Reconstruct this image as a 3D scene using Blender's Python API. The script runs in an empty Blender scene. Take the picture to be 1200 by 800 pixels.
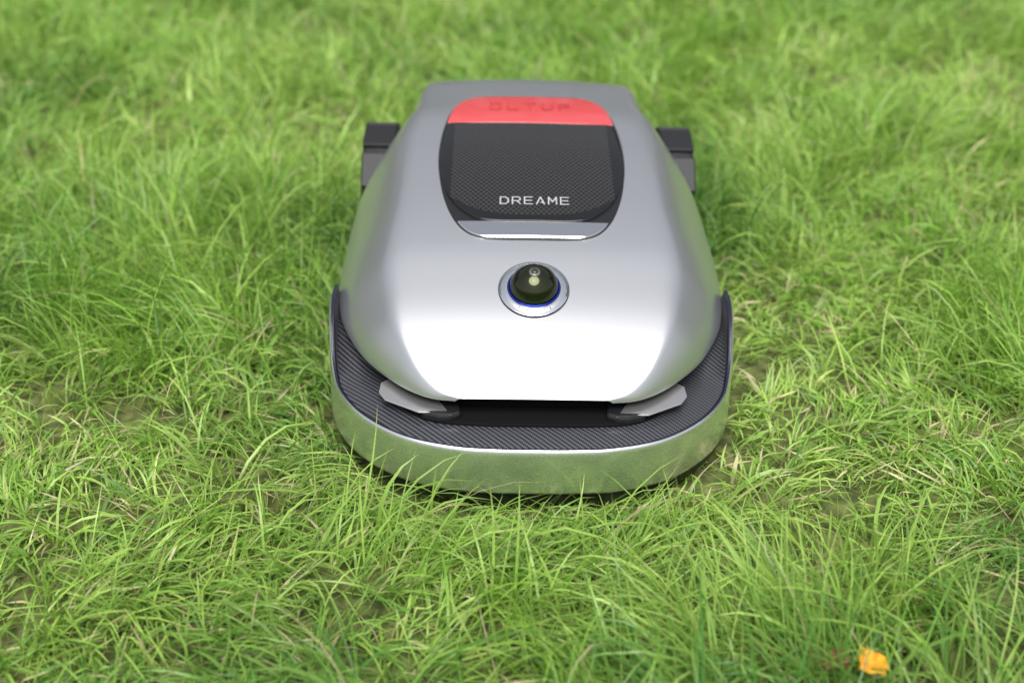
import bpy, bmesh, math, numpy as np
from mathutils import Vector, Matrix
rng=np.random.default_rng(7)
sc=bpy.context.scene
sc.view_settings.view_transform='Standard'; sc.view_settings.look='None'; sc.view_settings.exposure=0

# ---------------------------------------------------------------- helpers
def mat(name,base=(.5,.5,.5),metal=0,rough=.5,spec=.5,coat=0,coatr=.05):
    m=bpy.data.materials.new(name); m.use_nodes=True
    b=m.node_tree.nodes['Principled BSDF']
    b.inputs['Base Color'].default_value=(*base,1); b.inputs['Metallic'].default_value=metal
    b.inputs['Roughness'].default_value=rough; b.inputs['Specular IOR Level'].default_value=spec
    b.inputs['Coat Weight'].default_value=coat; b.inputs['Coat Roughness'].default_value=coatr
    return m
def nt(m): return m.node_tree, m.node_tree.nodes, m.node_tree.links, m.node_tree.nodes['Principled BSDF']
def obj(name,verts,faces,mats,parent=None,fm=None,smooth=True):
    me=bpy.data.meshes.new(name); me.from_pydata([tuple(map(float,v)) for v in verts],[],faces)
    for k in (mats if isinstance(mats,list) else [mats]): me.materials.append(k)
    if fm is not None:
        for p,i in zip(me.polygons,fm): p.material_index=i
    for p in me.polygons: p.use_smooth=smooth
    bm=bmesh.new(); bm.from_mesh(me); bmesh.ops.recalc_face_normals(bm,faces=bm.faces); bm.to_mesh(me); bm.free()
    o=bpy.data.objects.new(name,me); sc.collection.objects.link(o)
    if parent: o.parent=parent
    return o
def pchip(xs,ys):
    xs=np.array(xs,float); ys=np.array(ys,float); h=np.diff(xs); d=np.diff(ys)/h
    m=np.zeros_like(xs); m[0]=d[0]; m[-1]=d[-1]
    for i in range(1,len(xs)-1):
        if d[i-1]*d[i]>0:
            w1=2*h[i]+h[i-1]; w2=h[i]+2*h[i-1]; m[i]=(w1+w2)/(w1/d[i-1]+w2/d[i])
    def f(x):
        x=np.clip(x,xs[0],xs[-1]); i=np.clip(np.searchsorted(xs,x)-1,0,len(h)-1)
        t=(x-xs[i])/h[i]
        return (2*t**3-3*t**2+1)*ys[i]+(t**3-2*t**2+t)*h[i]*m[i]+(-2*t**3+3*t**2)*ys[i+1]+(t**3-t**2)*h[i]*m[i+1]
    return f
def sstep(a,b,x):
    t=np.clip((x-a)/(b-a),0,1); return t*t*(3-2*t)
def catmull_closed(P,n):
    P=np.array(P,float); N=len(P); out=[]
    for i in range(N):
        p0,p1,p2,p3=P[i-1],P[i],P[(i+1)%N],P[(i+2)%N]
        a=[0]
        for q,r in((p0,p1),(p1,p2),(p2,p3)): a.append(a[-1]+max(np.linalg.norm(r-q),1e-5)**.5)
        for k in range(n):
            t=a[1]+(a[2]-a[1])*k/n
            A1=(a[1]-t)/(a[1]-a[0])*p0+(t-a[0])/(a[1]-a[0])*p1
            A2=(a[2]-t)/(a[2]-a[1])*p1+(t-a[1])/(a[2]-a[1])*p2
            A3=(a[3]-t)/(a[3]-a[2])*p2+(t-a[2])/(a[3]-a[2])*p3
            B1=(a[2]-t)/(a[2]-a[0])*A1+(t-a[0])/(a[2]-a[0])*A2
            B2=(a[3]-t)/(a[3]-a[1])*A2+(t-a[1])/(a[3]-a[1])*A3
            out.append((a[2]-t)/(a[2]-a[1])*B1+(t-a[1])/(a[2]-a[1])*B2)
    return np.array(out)
def mirror(H):  # half outline right side from front centre to back centre
    H=list(H); return H+[(-x,y) for x,y in H[-2:0:-1]]
def inset(P,d):
    T=np.roll(P,-1,0)-np.roll(P,1,0); T/=np.linalg.norm(T,axis=1)[:,None]
    Nn=np.stack([-T[:,1],T[:,0]],1)     # ccw outline => inward
    return P+Nn*d

# ---------------------------------------------------------------- materials
silver=mat('silver_paint',(.60,.605,.63),.87,.37,.5,.45,.12)
t,n,l,b=nt(silver)
no=n.new('ShaderNodeTexNoise'); no.inputs['Scale'].default_value=1500; no.inputs['Detail'].default_value=1
tc=n.new('ShaderNodeTexCoord'); l.new(tc.outputs['Object'],no.inputs['Vector'])
bp=n.new('ShaderNodeBump'); bp.inputs['Strength'].default_value=.05; bp.inputs['Distance'].default_value=.0005
l.new(no.outputs['Fac'],bp.inputs['Height']); l.new(bp.outputs['Normal'],b.inputs['Normal'])
band=mat('brushed_aluminium',(.78,.78,.79),.95,.25)
t,n,l,b=nt(band)
tc=n.new('ShaderNodeTexCoord'); mp=n.new('ShaderNodeMapping'); mp.inputs['Scale'].default_value=(60,60,900)
no=n.new('ShaderNodeTexNoise'); no.inputs['Scale'].default_value=3; no.inputs['Detail'].default_value=4
l.new(tc.outputs['Object'],mp.inputs[0]); l.new(mp.outputs[0],no.inputs['Vector'])
mr=n.new('ShaderNodeMapRange'); mr.inputs['To Min'].default_value=.17; mr.inputs['To Max'].default_value=.40
l.new(no.outputs['Fac'],mr.inputs['Value']); l.new(mr.outputs[0],b.inputs['Roughness'])
chrome=mat('chrome',(.80,.80,.82),1,.10)
ringm=mat('polished_ring',(.88,.88,.9),1,.14)
tabm=mat('satin_steel',(.66,.65,.64),.9,.3)
black=mat('black_plastic',(.010,.010,.012),0,.42)
under=mat('dark_underside',(.006,.006,.007),0,.8,.1)
rim=mat('rim_gloss',(.012,.014,.028),.2,.18,.6,.6)
rubber=mat('tyre_rubber',(.012,.012,.014),0,.55)
white=mat('logo_white',(.50,.51,.53),0,.4)
red=mat('red_gloss',(.62,.065,.07),.0,.25,.5,.8,.06)
redd=mat('red_text',(.50,.042,.046),0,.3)
blue=mat('blue_ring',(.01,.03,.32),.6,.12)
# carbon fibre twill
carbon=mat('carbon_weave',(.05,.05,.06),.35,.36,.5,.35,.12)
t,n,l,b=nt(carbon)
tc=n.new('ShaderNodeTexCoord'); sx=n.new('ShaderNodeSeparateXYZ'); l.new(tc.outputs['Object'],sx.inputs[0])
def M(op,a,c=None,nn=None,ll=None):
    q=nn.new('ShaderNodeMath'); q.operation=op
    for i,v in enumerate((a,c)):
        if v is None: continue
        if isinstance(v,(int,float)): q.inputs[i].default_value=v
        else: ll.new(v,q.inputs[i])
    return q.outputs[0]
fx=M('FLOOR',M('MULTIPLY',sx.outputs[0],620,n,l),None,n,l); fy=M('FLOOR',M('MULTIPLY',sx.outputs[1],620,n,l),None,n,l)
tw=M('LESS_THAN',M('FLOORED_MODULO',M('ADD',fx,fy,n,l),4,n,l),2,n,l)
mx=n.new('ShaderNodeMix'); mx.data_type='RGBA'; mx.inputs[6].default_value=(.022,.023,.028,1); mx.inputs[7].default_value=(.10,.102,.115,1)
l.new(tw,mx.inputs[0]); l.new(mx.outputs[2],b.inputs['Base Color'])
mr=n.new('ShaderNodeMapRange'); mr.inputs['To Min'].default_value=.3; mr.inputs['To Max'].default_value=.5
l.new(tw,mr.inputs['Value']); l.new(mr.outputs[0],b.inputs['Roughness'])
# dark glass with diamond mesh
glass=mat('tinted_glass',(.01,.01,.012),0,.05,.6,.0)
t,n,l,b=nt(glass)
tc=n.new('ShaderNodeTexCoord'); sx=n.new('ShaderNodeSeparateXYZ'); l.new(tc.outputs['Object'],sx.inputs[0])
u=M('MULTIPLY',M('ADD',sx.outputs[0],M('MULTIPLY',sx.outputs[1],.8,n,l),n,l),math.pi/.0062,n,l)
v=M('MULTIPLY',M('SUBTRACT',sx.outputs[0],M('MULTIPLY',sx.outputs[1],.8,n,l),n,l),math.pi/.0062,n,l)
g=M('MINIMUM',M('ABSOLUTE',M('SINE',u,None,n,l),None,n,l),M('ABSOLUTE',M('SINE',v,None,n,l),None,n,l),n,l)
mr=n.new('ShaderNodeMapRange'); mr.inputs['From Min'].default_value=.0; mr.inputs['From Max'].default_value=.45
l.new(g,mr.inputs['Value'])
ex=M('LESS_THAN',M('ABSOLUTE',sx.outputs[0],None,n,l),.094,n,l)
ey=M('GREATER_THAN',M('SUBTRACT',sx.outputs[1],M('MULTIPLY',M('POWER',M('ABSOLUTE',sx.outputs[0],None,n,l),3,n,l),40,n,l),n,l),.238,n,l)
msk=M('MULTIPLY',M('MULTIPLY',ex,ey,n,l),M('SUBTRACT',1,mr.outputs[0],n,l),n,l)
mx=n.new('ShaderNodeMix'); mx.data_type='RGBA'; mx.inputs[6].default_value=(.007,.007,.008,1); mx.inputs[7].default_value=(.060,.056,.052,1)
l.new(msk,mx.inputs[0]); l.new(mx.outputs[2],b.inputs['Base Color'])
lens=mat('lens_glass',(.004,.006,.003),0,.015,.5)
b=lens.node_tree.nodes['Principled BSDF']; b.inputs['IOR'].default_value=1.62; b.inputs['Specular Tint'].default_value=(.95,1,.62,1)

# ---------------------------------------------------------------- mower
mower=bpy.data.objects.new('robotic_lawn_mower',None); sc.collection.objects.link(mower)
mower.location=(.0205,0,0); mower.rotation_euler=(0,math.radians(1.1),math.radians(.3))
W=pchip([.026,.029,.036,.065,.118,.185,.25,.33,.41,.45,.49,.53,.60,.635,.650,.657],[.080,.099,.116,.150,.188,.2145,.2225,.2240,.2225,.216,.203,.184,.173,.163,.15,.13])
ZC=pchip([.026,.029,.036,.06,.1,.15,.2,.3,.4,.5,.58,.62,.645,.657],[.1105,.114,.122,.142,.165,.187,.206,.231,.247,.256,.256,.251,.232,.18])
ZE=pchip([.026,.1,.2,.3,.5,.655],[.107,.109,.119,.123,.12,.12])
RS=pchip([.026,.08,.15,.3,.45,.53,.6,.657],[.92,.84,.74,.66,.69,.76,.80,.82])
PP=pchip([.026,.15,.3,.45,.6],[.55,.62,.68,.58,.6])
def prof(r,y):
    a=1-.07*r**2; s=(np.clip(1-r,0,1)/(1-RS(y)))**PP(y)
    k=18.0
    v=-np.log(np.exp(-k*a)+np.exp(-k*np.minimum(s,3)))/k
    v0=-np.log(np.exp(-k*1.0)+np.exp(-k*np.minimum((1/(1-RS(y)))**PP(y),3)))/k
    v1=-np.log(np.exp(-k*.93)+1)/k
    return np.clip((v-v1)/(v0-v1),0,1)
def surf(x,y):
    r=np.clip(np.abs(x)/W(y),0,1)
    return ZE(y)+(ZC(y)-ZE(y))*prof(r,y)
def surfn(x,y,e=.002):
    dx=(surf(x+e,y)-surf(x-e,y))/(2*e); dy=(surf(x,y+e)-surf(x,y-e))/(2*e)
    v=np.array([-dx,-dy,1.0]); return v/np.linalg.norm(v)
NS,NU=170,141
tt=np.linspace(0,1,NS); ys=.026+(.657-.026)*(.5-.5*np.cos(math.pi*tt**.92))
V=[];F=[]
for y in ys:
    for k in range(NU):
        s=-1+2*k/(NU-1); x=W(y)*(.65*math.sin(math.pi/2*s)+.35*math.sin(math.pi/2*math.sin(math.pi/2*s))); V.append((x,y,surf(x,y)))
for i in range(NS-1):
    for k in range(NU-1):
        a=i*NU+k; F.append((a,a+1,a+NU+1,a+NU))
shell=obj('shell',V,F,[silver,under],mower)
so=shell.modifiers.new('s','SOLIDIFY'); so.thickness=.004; so.offset=-1; so.material_offset=1; so.material_offset_rim=0

def drape(name,P,off,m,rings=14,skirt=.004,center=None):
    P=np.array(P); c=P.mean(0) if center is None else np.array(center)
    V=[];F=[];N=len(P)
    def pt(p,o):
        nn=surfn(p[0],p[1]); return (p[0]+nn[0]*o,p[1]+nn[1]*o,surf(p[0],p[1])+nn[2]*o)
    V+= [pt(p,off-skirt) for p in P]
    V+= [pt(p,off-.0006) for p in P]
    rs=[.992]+list(np.linspace(.96,0.04,rings))
    for r in rs: V+=[pt(c+(p-c)*r,off) for p in P]
    R=len(rs)+2
    for i in range(R-1):
        for k in range(N):
            k2=(k+1)%N; F.append((i*N+k,i*N+k2,(i+1)*N+k2,(i+1)*N+k))
    V.append(pt(c,off)); e=len(V)-1
    for k in range(N): F.append(((R-1)*N+k,(R-1)*N+(k+1)%N,e))
    return obj(name,V,F,m,mower)
panelH=[(0,.2025),(.035,.2027),(.056,.205),(.072,.213),(.086,.232),(.099,.27),(.107,.32),(.1095,.36),(.1085,.40),(.105,.44),(.099,.475),(.088,.505),(.070,.521),(.04,.528),(0,.530)]
PO=catmull_closed(mirror(panelH),6)
drape('panel_seam',inset(PO,-.0018),.0006,black,skirt=.003,center=(0,.36))
PI=inset(PO,.0002)
idx=PI[:,0]>=0; q=PI[idx]; q=q[np.argsort(q[:,1])]
def pw(y): return np.interp(y,q[:,1],q[:,0])
def region(name,ylo,yhi,off,m,rows=40,skirt=.003,wscale=1.0):
    V=[];F=[];NU=61
    for j,y in enumerate(np.linspace(ylo,yhi,rows)):
        w=pw(y)*wscale
        for k in range(NU):
            s=math.sin(math.pi/2*(-1+2*k/(NU-1))); x=s*w
            nn=surfn(x,y); o=off
            if k in(0,NU-1) or j in (0,rows-1): o=off-skirt
            V.append((x+nn[0]*o,y+nn[1]*o,surf(x,y)+nn[2]*o))
    for i in range(rows-1):
        for k in range(NU-1):
            a=i*NU+k; F.append((a,a+1,a+NU+1,a+NU))
    return obj(name,V,F,m,mower)
region('panel_trim',.2035,.232,.0024,chrome,rows=16)
GH=[(0,.2290),(.04,.2292),(.060,.2325),(.073,.2415),(.088,.259),(.1000,.285),(.1065,.325),(.109,.36),(.108,.40),(.1045,.436),(.103,.4395),(.06,.4395),(0,.4395)]
GO=catmull_closed(mirror(GH),6)
drape('panel_glass',GO,.0036,glass,rings=26,center=(0,.345))
region('red_strip',.4415,.5275,.0036,red,rows=26,wscale=.99)
# stroke lettering
G={'D':[[(0,0),(0,1),(.55,1),(.9,.75),(.9,.25),(.55,0),(0,0)]],
'R':[[(0,0),(0,1),(.7,1),(.88,.85),(.88,.6),(.7,.45),(0,.45)],[(.5,.45),(.9,0)]],
'E':[[(.9,1),(0,1),(0,0),(.9,0)],[(0,.5),(.82,.5)]],
'A':[[(0,0),(.45,1),(.9,0)],[(.5,.22),(.8,.22)]],
'M':[[(0,0),(0,1),(.45,.35),(.9,1),(.9,0)]],
'U':[[(0,1),(0,.2),(.2,0),(.7,0),(.9,.2),(.9,1)]],'T':[[(0,1),(.9,1)],[(.45,1),(.45,0)]],
'L':[[(0,1),(0,0),(.9,0)]],'P':[[(0,0),(0,1),(.7,1),(.9,.85),(.9,.6),(.7,.45),(0,.45)]],'O':[[(0,0),(0,1),(.9,1),(.9,0),(0,0)]]}
def lettering(name,txt,cx,y0,h,w,pitch,th,off,m):
    V=[];F=[]
    x0=cx-(len(txt)-1)*pitch/2-w*.45
    for i,ch in enumerate(txt):
        for pl in G[ch]:
            pts=[np.array((x0+i*pitch+a*w,y0+c*h)) for a,c in pl]
            for p,q_ in zip(pts[:-1],pts[1:]):
                d=(q_-p)/np.linalg.norm(q_-p); nn=np.array((-d[1],d[0]))*th/2
                p=p-d*th/2; q_=q_+d*th/2; base=len(V)
                for c in (p+nn,p-nn,q_-nn,q_+nn):
                    V.append((c[0],c[1],surf(c[0],c[1])+off+.00002*len(F)))
                F.append((base,base+1,base+2,base+3))
    o=obj(name,V,F,m,mower,smooth=False); return o
lettering('logo_lettering','DREAME',0.002,.2555,.0125,.0098,.0137,.0013,.0045,white)
lettering('strip_lettering','OLTUP',0.0,.476,.020,.014,.022,.0020,.0042,redd)

# bumper/chassis sweep
BH=[(0,-.031),(.04,-.0303),(.079,-.0265),(.131,-.009),(.177,.028),(.205,.07),(.2185,.11),(.2250,.15),(.2275,.2),(.222,.26),(.212,.34),(.19,.40),(.165,.44),(.16,.58),(.12,.63),(0,.64)]
BO=catmull_closed(mirror(BH),10)
def rise(y): return .055*sstep(.085,.20,y)*(1-sstep(.218,.236,y))
rings=[(.06,.03,0,0),(.016,.018,0,0),(.006,.018,0,0),(.0030,.0225,0,0),(.0030,.0325,0,1),(.0003,.0335,0,1),(0,.036,0,1),(.0012,.078,1,1),(.0022,.0825,1,1),(.0035,.0850,1,2),(.0065,.0845,1,2),(.008,.0828,.92,3),(.0095,.0835,.5,3),(.03,.0865,.45,3),(.07,.0885,.4,0)]
V=[];F=[];fm=[];N=len(BO)
for d,z,k,m_ in rings:
    P=inset(BO,d)
    for p,o in zip(P,BO): V.append((p[0],p[1],z+rise(o[1])*k))
for i in range(len(rings)-1):
    for k in range(N):
        F.append((i*N+k,i*N+(k+1)%N,(i+1)*N+(k+1)%N,(i+1)*N+k)); fm.append(rings[i][3])
F.append(tuple(range(N))); fm.append(0)
F.append(tuple((len(rings)-1)*N+k for k in range(N))); fm.append(0)
bumper=obj('bumper',V,F,[black,band,rim,carbon],mower,fm)
# inner body under the shell
SO=catmull_closed(mirror([(0,.027),(.05,.0275),(.095,.032),(.139,.065),(.179,.118),(.208,.185),(.2175,.25),(.2165,.33),(.207,.41),(.18,.47),(.168,.58),(.12,.63),(0,.645)]),8)
V=[];F=[];N=len(SO)
R=[(.020,.07),(.017,.098),(.014,.108),(.020,.114),(.04,.116)]
for d,z in R:
    P=inset(SO,d)
    for p in P: V.append((p[0],p[1],z))
for i in range(len(R)-1):
    for k in range(N): F.append((i*N+k,i*N+(k+1)%N,(i+1)*N+(k+1)%N,(i+1)*N+k))
F.append(tuple((len(R)-1)*N+k for k in range(N)))
obj('inner_body',V,F,under,mower)
def prism(name,P,z0,z1,m,bev=.0012,slope=0):
    bm=bmesh.new(); vs=[bm.verts.new((x,y,z0+slope*(y-P[0][1]))) for x,y in P]; f=bm.faces.new(vs)
    r=bmesh.ops.extrude_face_region(bm,geom=[f]); 
    for e in r['geom']:
        if isinstance(e,bmesh.types.BMVert): e.co.z+=z1-z0
    bmesh.ops.recalc_face_normals(bm,faces=bm.faces)
    me=bpy.data.meshes.new(name); bm.to_mesh(me); bm.free(); me.materials.append(m)
    o=bpy.data.objects.new(name,me); sc.collection.objects.link(o); o.parent=mower
    bv=o.modifiers.new('b','BEVEL'); bv.width=bev; bv.segments=2
    return o
rc=catmull_closed(mirror([(0,.010),(.06,.0108),(.105,.018),(.135,.041),(.15,.075),(.1,.12),(0,.12)]),5)
prism('recess_plate',[tuple(p) for p in rc],.0845,.0902,under,.0015)
for s,nm in((1,'r'),(-1,'l')):
    prism('metal_tab_'+nm,[(s*.160,.070),(s*.161,.053),(s*.154,.0405),(s*.118,.0205),(s*.086,.0190),(s*.105,.055),(s*.140,.085)],.0995,.1013,tabm,.0007,.08)
    prism('tab_pad_'+nm,[(s*.114,.0205),(s*.098,.0150),(s*.085,.0145),(s*.074,.0205),(s*.078,.045),(s*.130,.065)],.088,.0975,black,.003)
# camera dome + ring
cy=.134; nn=Vector(surfn(0,cy)); cz=float(surf(0,cy)); Rm=nn.to_track_quat('Z','Y').to_matrix().to_4x4(); Rm.translation=Vector((0,cy,cz))
def lathe(name,prof,m,seg=72,fmats=None):
    V=[];F=[];fm=[]
    for r,z in prof:
        for k in range(seg):
            a=2*math.pi*k/seg; V.append((r*math.cos(a),r*math.sin(a),z))
    for i in range(len(prof)-1):
        for k in range(seg): F.append((i*seg+k,i*seg+(k+1)%seg,(i+1)*seg+(k+1)%seg,(i+1)*seg+k)); fm.append(fmats[i] if fmats else 0)
    o=obj(name,V,F,m,mower,fm); o.matrix_local=Rm; return o
lathe('lens_ring',[(.0382,-.006),(.0380,.0010),(.0372,.0014),(.0370,.0014),(.0366,.0024),(.0290,.0048),(.0284,.0046),(.0276,.0036),(.02,-.001)],[ringm,black],fmats=[1,1,0,0,0,0,0,1])
lathe('lens_blue_ring',[(.0276,.0020),(.0279,.0050),(.0272,.0064),(.0264,.0050),(.0262,0.001)],blue)
dp=[(.0001,.0235)]+[(.0262*math.sin(a),.0250*math.cos(a)) for a in np.linspace(.04,math.pi/2,28)]+[(.0262,-.004)]
dome=lathe('lens_dome',[(r,z+.004) for r,z in dp],lens)
lathe('lens_core',[(.0001,.0300),(.0035,.0296),(.0060,.0290),(.0060,.0272)],mat('lens_core_grey',(.16,.16,.14),.3,.25))
lathe('lens_core_dot',[(.0001,.0306),(.0036,.0302),(.0037,.0295)],mat('lens_core_dark',(.05,.05,.04),.2,.2))
V=[];F=[]
for a0 in list(np.linspace(-2.1,-1.05,12)):
    base=len(V)
    for (r,aa) in((.0312,a0),(.0312,a0+.045),(.0338,a0+.045),(.0338,a0)):
        z=.0048-(r-.0290)*(.0024/.0076)+.0002; V.append((r*math.cos(aa),r*math.sin(aa),z))
    F.append((base,base+1,base+2,base+3))
o=obj('ring_marks',V,F,black,mower,smooth=False); o.matrix_local=Rm
# rear wheels
def wheel(name,x,y,r,w,lugs):
    bm=bmesh.new()
    prof=[(0,.5*w*.5),(r*.35,.5*w*.6),(r*.40,.5*w*.9),(r*.72,.5*w*.95),(r*.76,.5*w),(r*.90,.5*w),(r*.965,.5*w*.86),(r*.975,0)]
    prof=prof+[(a,-c) for a,c in prof[-2::-1]]
    seg=72; rows=[]
    for a,c in prof: rows.append([bm.verts.new((c,a*math.cos(2*math.pi*k/seg),a*math.sin(2*math.pi*k/seg))) for k in range(seg)] if a>0 else [bm.verts.new((c,0,0))])
    for A,B in zip(rows[:-1],rows[1:]):
        for k in range(seg):
            a,b_=A[k%len(A)],A[(k+1)%len(A)]; c,d=B[k%len(B)],B[(k+1)%len(B)]
            vs=[]
            for q_ in(a,b_,d,c):
                if q_ not in vs: vs.append(q_)
            bm.faces.new(vs)
    for k in range(lugs):
        a=2*math.pi*(k+.35)/lugs
        m4=Matrix.Rotation(a,4,'X')@Matrix.Translation((0,0,r*.965))@Matrix.Diagonal((w*.98,2*math.pi*r/lugs*.80,r*.07,1))
        ret=bmesh.ops.create_cube(bm,size=1,matrix=m4)
    bmesh.ops.recalc_face_normals(bm,faces=bm.faces)
    me=bpy.data.meshes.new(name); bm.to_mesh(me); bm.free(); me.materials.append(rubber)
    o=bpy.data.objects.new(name,me); sc.collection.objects.link(o); o.parent=mower; o.location=(x,y,r)
    bv=o.modifiers.new('b','BEVEL'); bv.width=.002; bv.segments=2; bv.angle_limit=math.radians(50)
wheel('rear_wheel_l',-.196,.535,.105,.042,11); wheel('rear_wheel_r',.196,.535,.105,.042,11)
wheel('caster_l',-.11,.07,.045,.03,14); wheel('caster_r',.11,.07,.045,.03,14)

# ---------------------------------------------------------------- noise
class VN:
    def __init__(s,seed): s.g=np.random.default_rng(seed).random((256,256))
    def __call__(s,x,y,sc_):
        x=x*sc_+71.3; y=y*sc_+37.7; i=np.floor(x).astype(int); j=np.floor(y).astype(int); u=x-i; v=y-j
        u=u*u*(3-2*u); v=v*v*(3-2*v); g=s.g; a=g[i%256,j%256]; b=g[(i+1)%256,j%256]; c=g[i%256,(j+1)%256]; d=g[(i+1)%256,(j+1)%256]
        return (a*(1-u)+b*u)*(1-v)+(c*(1-u)+d*u)*v
n1,n2,n3,n4,n5=[VN(k) for k in range(5)]

# ---------------------------------------------------------------- grass
NEAR=27000.0
def dens(x,y):
    d=np.where(y<.7,NEAR,np.where(y<2.3,NEAR*np.exp(-(y-.7)*.62),NEAR*np.exp(-1.6*.62)*np.exp(-(y-2.3)*1.2)))
    lim=.58+.42*(np.clip(y,-1,9)+.5)
    d=d*np.where(np.abs(x)<lim,1,np.exp(-(np.abs(x)-lim)*3.0))
    d=d*np.where(y<-.42,np.exp((y+.42)*3.0),1)
    return np.maximum(d,600)
per=8
x0,x1,y0,y1=-3.2,3.2,-1.6,5.5
nc=int((x1-x0)*(y1-y0)*NEAR/per*1.35)
tx=rng.uniform(x0,x1,nc); ty=rng.uniform(y0,y1,nc)
k=rng.random(nc)<dens(tx,ty)/NEAR; tx,ty=tx[k],ty[k]
cl=n3(tx,ty,8)*.6+n4(tx,ty,20)*.4
k=rng.random(len(tx))<np.clip(.06+1.5*cl,.15,1); tx,ty=tx[k],ty[k]
NT=len(tx)
flow=2*math.pi*(1.6*n1(tx,ty,2.4)+1.2*n2(tx,ty,6.5)+.6*n3(tx,ty,16))
big=np.clip((n2(tx+9,ty-3,3.3)*.55+n5(tx,ty,9)*.45-.25)/.45,0,1)      # 0 = trodden, 1 = tuft
hgt=.54+.90*big
tlean=rng.normal(0,.26,NT)+.5*(1-big)
ti=np.repeat(np.arange(NT),per); NB=len(ti)
r=rng.random
rad=np.abs(rng.normal(0,.008,NB)); az=r(NB)*2*math.pi
bx=tx[ti]+rad*np.cos(az); by=ty[ti]+rad*np.sin(az)
far=np.clip((dens(bx,by)/NEAR),.03,1)
phi=flow[ti]+rng.normal(0,.55,NB); wild=r(NB)<.25; phi[wild]=r(wild.sum())*2*math.pi
L=(.056+.028*rng.normal(0,1,NB).clip(-1.2,2.8))*hgt[ti]*1.2
L=np.clip(L,.015,.17)
th0=np.abs(rng.normal(.40,.28,NB)+tlean[ti]); kap=np.abs(rng.normal(1.35,.7,NB))*(.5+1.0*n3(bx,by,12))
wd=rng.uniform(.0008,.0019,NB)*(1/np.sqrt(far)).clip(1,3.2)
th=r(NB)<.18; th0[th]=rng.uniform(.9,1.5,th.sum()); kap[th]=.15; L[th]=rng.uniform(.02,.06,th.sum())
br=r(NB)<.015; wd[br]*=2.1
mx0=.0205
hwx=np.array([-.035,-.031,-.027,-.009,.028,.07,.11,.15,.25,.40,.43,.62,.66]); hww=np.array([.0,.03,.08,.132,.178,.206,.2195,.228,.226,.222,.222,.222,.10])
def inside(x,y,m): 
    x=np.abs(x-mx0); yy=y
    return (x<np.interp(yy,hwx-m*.8,hww,left=-1,right=-1)+m)&(yy>-.035-m)&(yy<.66+m)
ins=inside(bx,by,-.012)
L[ins]=np.minimum(L[ins],.018)
near=inside(bx,by,.045)&~ins
away=np.arctan2(by-.22,bx-mx0)
phi[near]=away[near]+rng.normal(0,1.2,near.sum())
tall=r(NB)<.18
th0[near]=np.maximum(th0[near],.4); L[near&~tall]=np.minimum(L[near&~tall]*.78,.064)
SEG=5
P=np.zeros((SEG+1,NB,3)); P[0,:,0]=bx; P[0,:,1]=by
side_curl=rng.normal(0,.4,NB)
for s in range(SEG):
    f=(s+.5)/SEG; a=np.minimum(th0+kap*f**1.3,2.0); ph=phi+side_curl*f
    step=L/SEG
    P[s+1]=P[s]+np.stack([np.sin(a)*np.cos(ph),np.sin(a)*np.sin(ph),np.cos(a)],1)*step[:,None]
    P[s+1,:,2]=np.maximum(P[s+1,:,2],.004+.012*r(NB))
hit=np.zeros(NB,bool)
for s in range(1,SEG+1):
    hit|=inside(P[s,:,0],P[s,:,1],.002)&(P[s,:,2]>.016)
keep=~(hit&~ins)
keep&=~(ins&(r(NB)<.6))
P=P[:,keep]; phi=phi[keep]; wd=wd[keep]; th=th[keep]; bx=bx[keep]; by=by[keep]; br=br[keep]; bigk=big[ti][keep]; tk=ti[keep]; NB=len(bx)
print('blades',NB)
tw=rng.normal(0,.6,NB)
wv=np.stack([-np.sin(phi+tw*.3)*np.cos(tw),np.cos(phi+tw*.3)*np.cos(tw),np.sin(tw)],1)
taper=[.75,1,.95,.8,.5]
nv=2*SEG+1; VV=np.zeros((NB,nv,3))
for s in range(SEG):
    VV[:,2*s]=P[s]-wv*(wd*taper[s])[:,None]*.8; VV[:,2*s+1]=P[s]+wv*(wd*taper[s])[:,None]*.8
VV[:,2*SEG]=P[SEG]
off=(np.arange(NB)*nv)[:,None]
quads=np.concatenate([off+np.array([[2*s,2*s+1,2*s+3,2*s+2]]) for s in range(SEG-1)],1).reshape(NB,SEG-1,4)
tris=off+np.array([[2*SEG-2,2*SEG-1,2*SEG]])
loops=np.concatenate([quads.reshape(NB,-1),tris],1).ravel()
lt=np.tile(np.array([4]*(SEG-1)+[3]),NB)
ls=np.concatenate([[0],np.cumsum(lt)[:-1]])
me=bpy.data.meshes.new('grass'); me.vertices.add(NB*nv); me.vertices.foreach_set('co',VV.ravel())
me.loops.add(len(loops)); me.loops.foreach_set('vertex_index',loops.astype(np.int32))
me.polygons.add(len(lt)); me.polygons.foreach_set('loop_start',ls.astype(np.int32)); me.polygons.foreach_set('loop_total',lt.astype(np.int32))
me.polygons.foreach_set('use_smooth',np.ones(len(lt),bool))
me.update(calc_edges=True)
A=np.array([.275,.50,.065]);B=np.array([.085,.24,.04]);C=np.array([.51,.67,.17]);S=np.array([.72,.62,.36])
m1=np.clip(n1(bx+3,by,3.5)*.6+n5(bx,by,11)*.5-.13+rng.normal(0,.28,NB),0,1)[:,None]
col=A*(1-m1)+C*m1
tuftdark=rng.random(NT)**2.6
dk=(np.clip((n2(bx-7,by+4,4.2)-.5)*1.8,0,.55)*np.clip(1.3-by*.5,.4,1)+ .48*tuftdark[tk]+(rng.random(NB)<.15)*.5).clip(0,1)[:,None]
col=col*(1-dk)+B*dk
straw=(th&(rng.random(NB)<.5))|(rng.random(NB)<.02+.22*np.clip((n4(bx+2,by+8,2.6)-.52)*2.5,0,1)*(1-bigk))
col[straw]=S*rng.uniform(.5,1.15,(straw.sum(),1))
col*=rng.uniform(.75,1.25,(NB,1))
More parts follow.
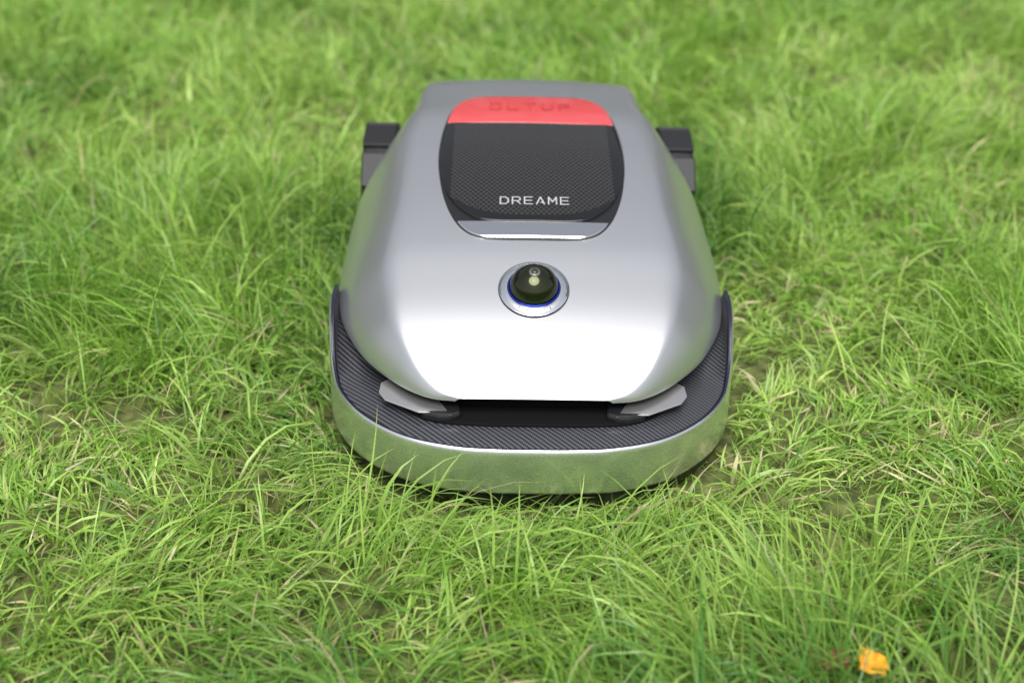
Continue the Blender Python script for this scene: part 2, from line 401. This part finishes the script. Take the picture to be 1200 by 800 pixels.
VC=np.ones((NB,nv,4)); VC[:,:,:3]=col[:,None,:]
for k_ in [0,1]: VC[:,k_,:3]=col*.6+np.array([.33,.35,.13])*.4
for k_ in (2,3): VC[:,k_,:3]=col*.85+np.array([.32,.40,.12])*.15
VC[:,-1,:3]=col*.75+np.array([.5,.48,.2])*.25
ca=me.color_attributes.new('col','FLOAT_COLOR','POINT'); ca.data.foreach_set('color',VC.ravel())
gm=mat('grass_blades',(.2,.35,.05),0,.36,.5)
t,n,l,b=nt(gm)
at=n.new('ShaderNodeAttribute'); at.attribute_name='col'; l.new(at.outputs['Color'],b.inputs['Base Color'])
tr=n.new('ShaderNodeBsdfTranslucent'); hs=n.new('ShaderNodeHueSaturation'); hs.inputs['Value'].default_value=1.15; hs.inputs['Saturation'].default_value=1.03
l.new(at.outputs['Color'],hs.inputs['Color']); l.new(hs.outputs[0],tr.inputs['Color'])
ms=n.new('ShaderNodeMixShader'); ms.inputs[0].default_value=.36; l.new(b.outputs[0],ms.inputs[1]); l.new(tr.outputs[0],ms.inputs[2])
l.new(ms.outputs[0],n['Material Output'].inputs['Surface'])
me.materials.append(gm)
go=bpy.data.objects.new('grass',me); sc.collection.objects.link(go)

# ---------------------------------------------------------------- ground
gr=mat('soil_turf',(.1,.1,.05),0,.95,.1)
t,n,l,b=nt(gr)
tc=n.new('ShaderNodeTexCoord'); no=n.new('ShaderNodeTexNoise'); no.inputs['Scale'].default_value=60; no.inputs['Detail'].default_value=8
l.new(tc.outputs['Object'],no.inputs['Vector']); cr=n.new('ShaderNodeValToRGB')
cr.color_ramp.elements[0].position=.35; cr.color_ramp.elements[0].color=(.055,.065,.025,1); cr.color_ramp.elements[1].position=.65; cr.color_ramp.elements[1].color=(.18,.20,.07,1)
l.new(no.outputs['Fac'],cr.inputs[0]); l.new(cr.outputs[0],b.inputs['Base Color'])
G_=150; obj('ground',[(-G_,-G_,0),(G_,-G_,0),(G_,G_,0),(-G_,G_,0)],[(0,1,2,3)],gr,smooth=False)

# ---------------------------------------------------------------- hedge (unseen, added behind the lawn for shell and glass to reflect)
NL=45000
a=rng.uniform(-75,75,NL)*math.pi/180; rr=11.0+1.6*rng.random(NL)
top=4.5+2.4*n1(a*3,a*0,2.0)+1.4*n2(a*3,a*0,7)
z=rng.random(NL)**.9*top
g_=n3(a*9,z*1.2,1.3); rr=rr+g_*.9
k=(g_>.12); a,rr,z=a[k],rr[k],z[k]; NL=len(a)
c=np.stack([rr*np.sin(a),rr*np.cos(a),z],1)
d1=rng.normal(0,1,(NL,3)); d1/=np.linalg.norm(d1,axis=1)[:,None]; d2=np.cross(d1,rng.normal(0,1,(NL,3))); d2/=np.linalg.norm(d2,axis=1)[:,None]
sz=rng.uniform(.08,.15,(NL,1)); HV=np.stack([c-d1*sz,c-d2*sz*.5,c+d1*sz,c+d2*sz*.5],1).reshape(-1,3)
hm=bpy.data.meshes.new('reflection_hedge'); hm.vertices.add(NL*4); hm.vertices.foreach_set('co',HV.ravel())
hm.loops.add(NL*4); hm.loops.foreach_set('vertex_index',np.arange(NL*4,dtype=np.int32))
hm.polygons.add(NL); hm.polygons.foreach_set('loop_start',np.arange(NL,dtype=np.int32)*4); hm.polygons.foreach_set('loop_total',np.full(NL,4,np.int32)); hm.update(calc_edges=True)
lm=mat('reflection_hedge_leaves',(.05,.09,.025),0,.5,.3)
t,n,l,b=nt(lm); oi=n.new('ShaderNodeNewGeometry'); cr=n.new('ShaderNodeValToRGB'); cr.color_ramp.elements[0].color=(.03,.06,.015,1); cr.color_ramp.elements[1].color=(.10,.14,.035,1)
l.new(oi.outputs['Random Per Island'],cr.inputs[0]); l.new(cr.outputs[0],b.inputs['Base Color'])
hm.materials.append(lm); ho=bpy.data.objects.new('reflection_hedge',hm); sc.collection.objects.link(ho)

# ---------------------------------------------------------------- fallen leaves
def leaf(name,x,y,z,s,rot,c,tilt):
    V=[];F=[];n_=9
    for i in range(n_):
        f=i/(n_-1); w=math.sin(math.pi*f**.8)*.42*(1+.25*math.sin(f*23))
        for k in(-1,-.5,0,.5,1): V.append(((f-.5)*s,w*k*s,abs(k)*.16*s*(1+.4*math.sin(5*f+k))+.12*s*math.sin(3*f)))
    for i in range(n_-1):
        for k in range(4): q_=i*5+k; F.append((q_,q_+1,q_+6,q_+5))
    m_=mat(name+'_mat',c,0,.55,.3); t,n,l,b=nt(m_)
    no=n.new('ShaderNodeTexNoise'); no.inputs['Scale'].default_value=120; cr=n.new('ShaderNodeValToRGB')
    cr.color_ramp.elements[0].position=.35; cr.color_ramp.elements[0].color=(c[0]*.75,c[1]*.5,c[2]*.5,1); cr.color_ramp.elements[1].position=.55; cr.color_ramp.elements[1].color=(*c,1)
    tc=n.new('ShaderNodeTexCoord'); l.new(tc.outputs['Object'],no.inputs['Vector']); l.new(no.outputs['Fac'],cr.inputs[0]); l.new(cr.outputs[0],b.inputs['Base Color'])
    o=obj(name,V,F,m_); o.location=(x,y,z); o.rotation_euler=(tilt,.2,rot)
leaf('fallen_leaf',.300,-.277,.040,.034,.6,(.85,.46,.04),.3)
leaf('fallen_leaf.001',.276,-.262,.026,.03,2.2,(.24,.11,.06),-.2)

# ---------------------------------------------------------------- light, camera
w=bpy.data.worlds.new('World'); sc.world=w; w.use_nodes=True; n=w.node_tree.nodes; l=w.node_tree.links
sky=n.new('ShaderNodeTexSky'); sky.sky_type='NISHITA'; sky.sun_disc=False; sky.sun_elevation=math.radians(62); sky.sun_rotation=math.radians(180); sky.dust_density=3; sky.air_density=1.2
hs=n.new('ShaderNodeHueSaturation'); hs.inputs['Saturation'].default_value=.3
l.new(sky.outputs[0],hs.inputs['Color']); l.new(hs.outputs[0],n['Background'].inputs['Color']); n['Background'].inputs['Strength'].default_value=.15
sd=bpy.data.lights.new('sun','SUN'); sd.energy=3.4; sd.angle=math.radians(44); sd.color=(1,.98,.95)
s=bpy.data.objects.new('sun',sd); sc.collection.objects.link(s); s.rotation_euler=(math.radians(28),0,0); s.location=(0,-3,6)
cd=bpy.data.cameras.new('camera'); cam=bpy.data.objects.new('camera',cd); sc.collection.objects.link(cam); sc.camera=cam
cd.lens=44; cd.sensor_width=36; cd.clip_start=.02; cd.clip_end=500
cam.location=(0,-1.05,.8); cam.rotation_euler=(math.radians(60),0,0)
cd.dof.use_dof=True; cd.dof.focus_distance=1.28; cd.dof.aperture_fstop=2.9
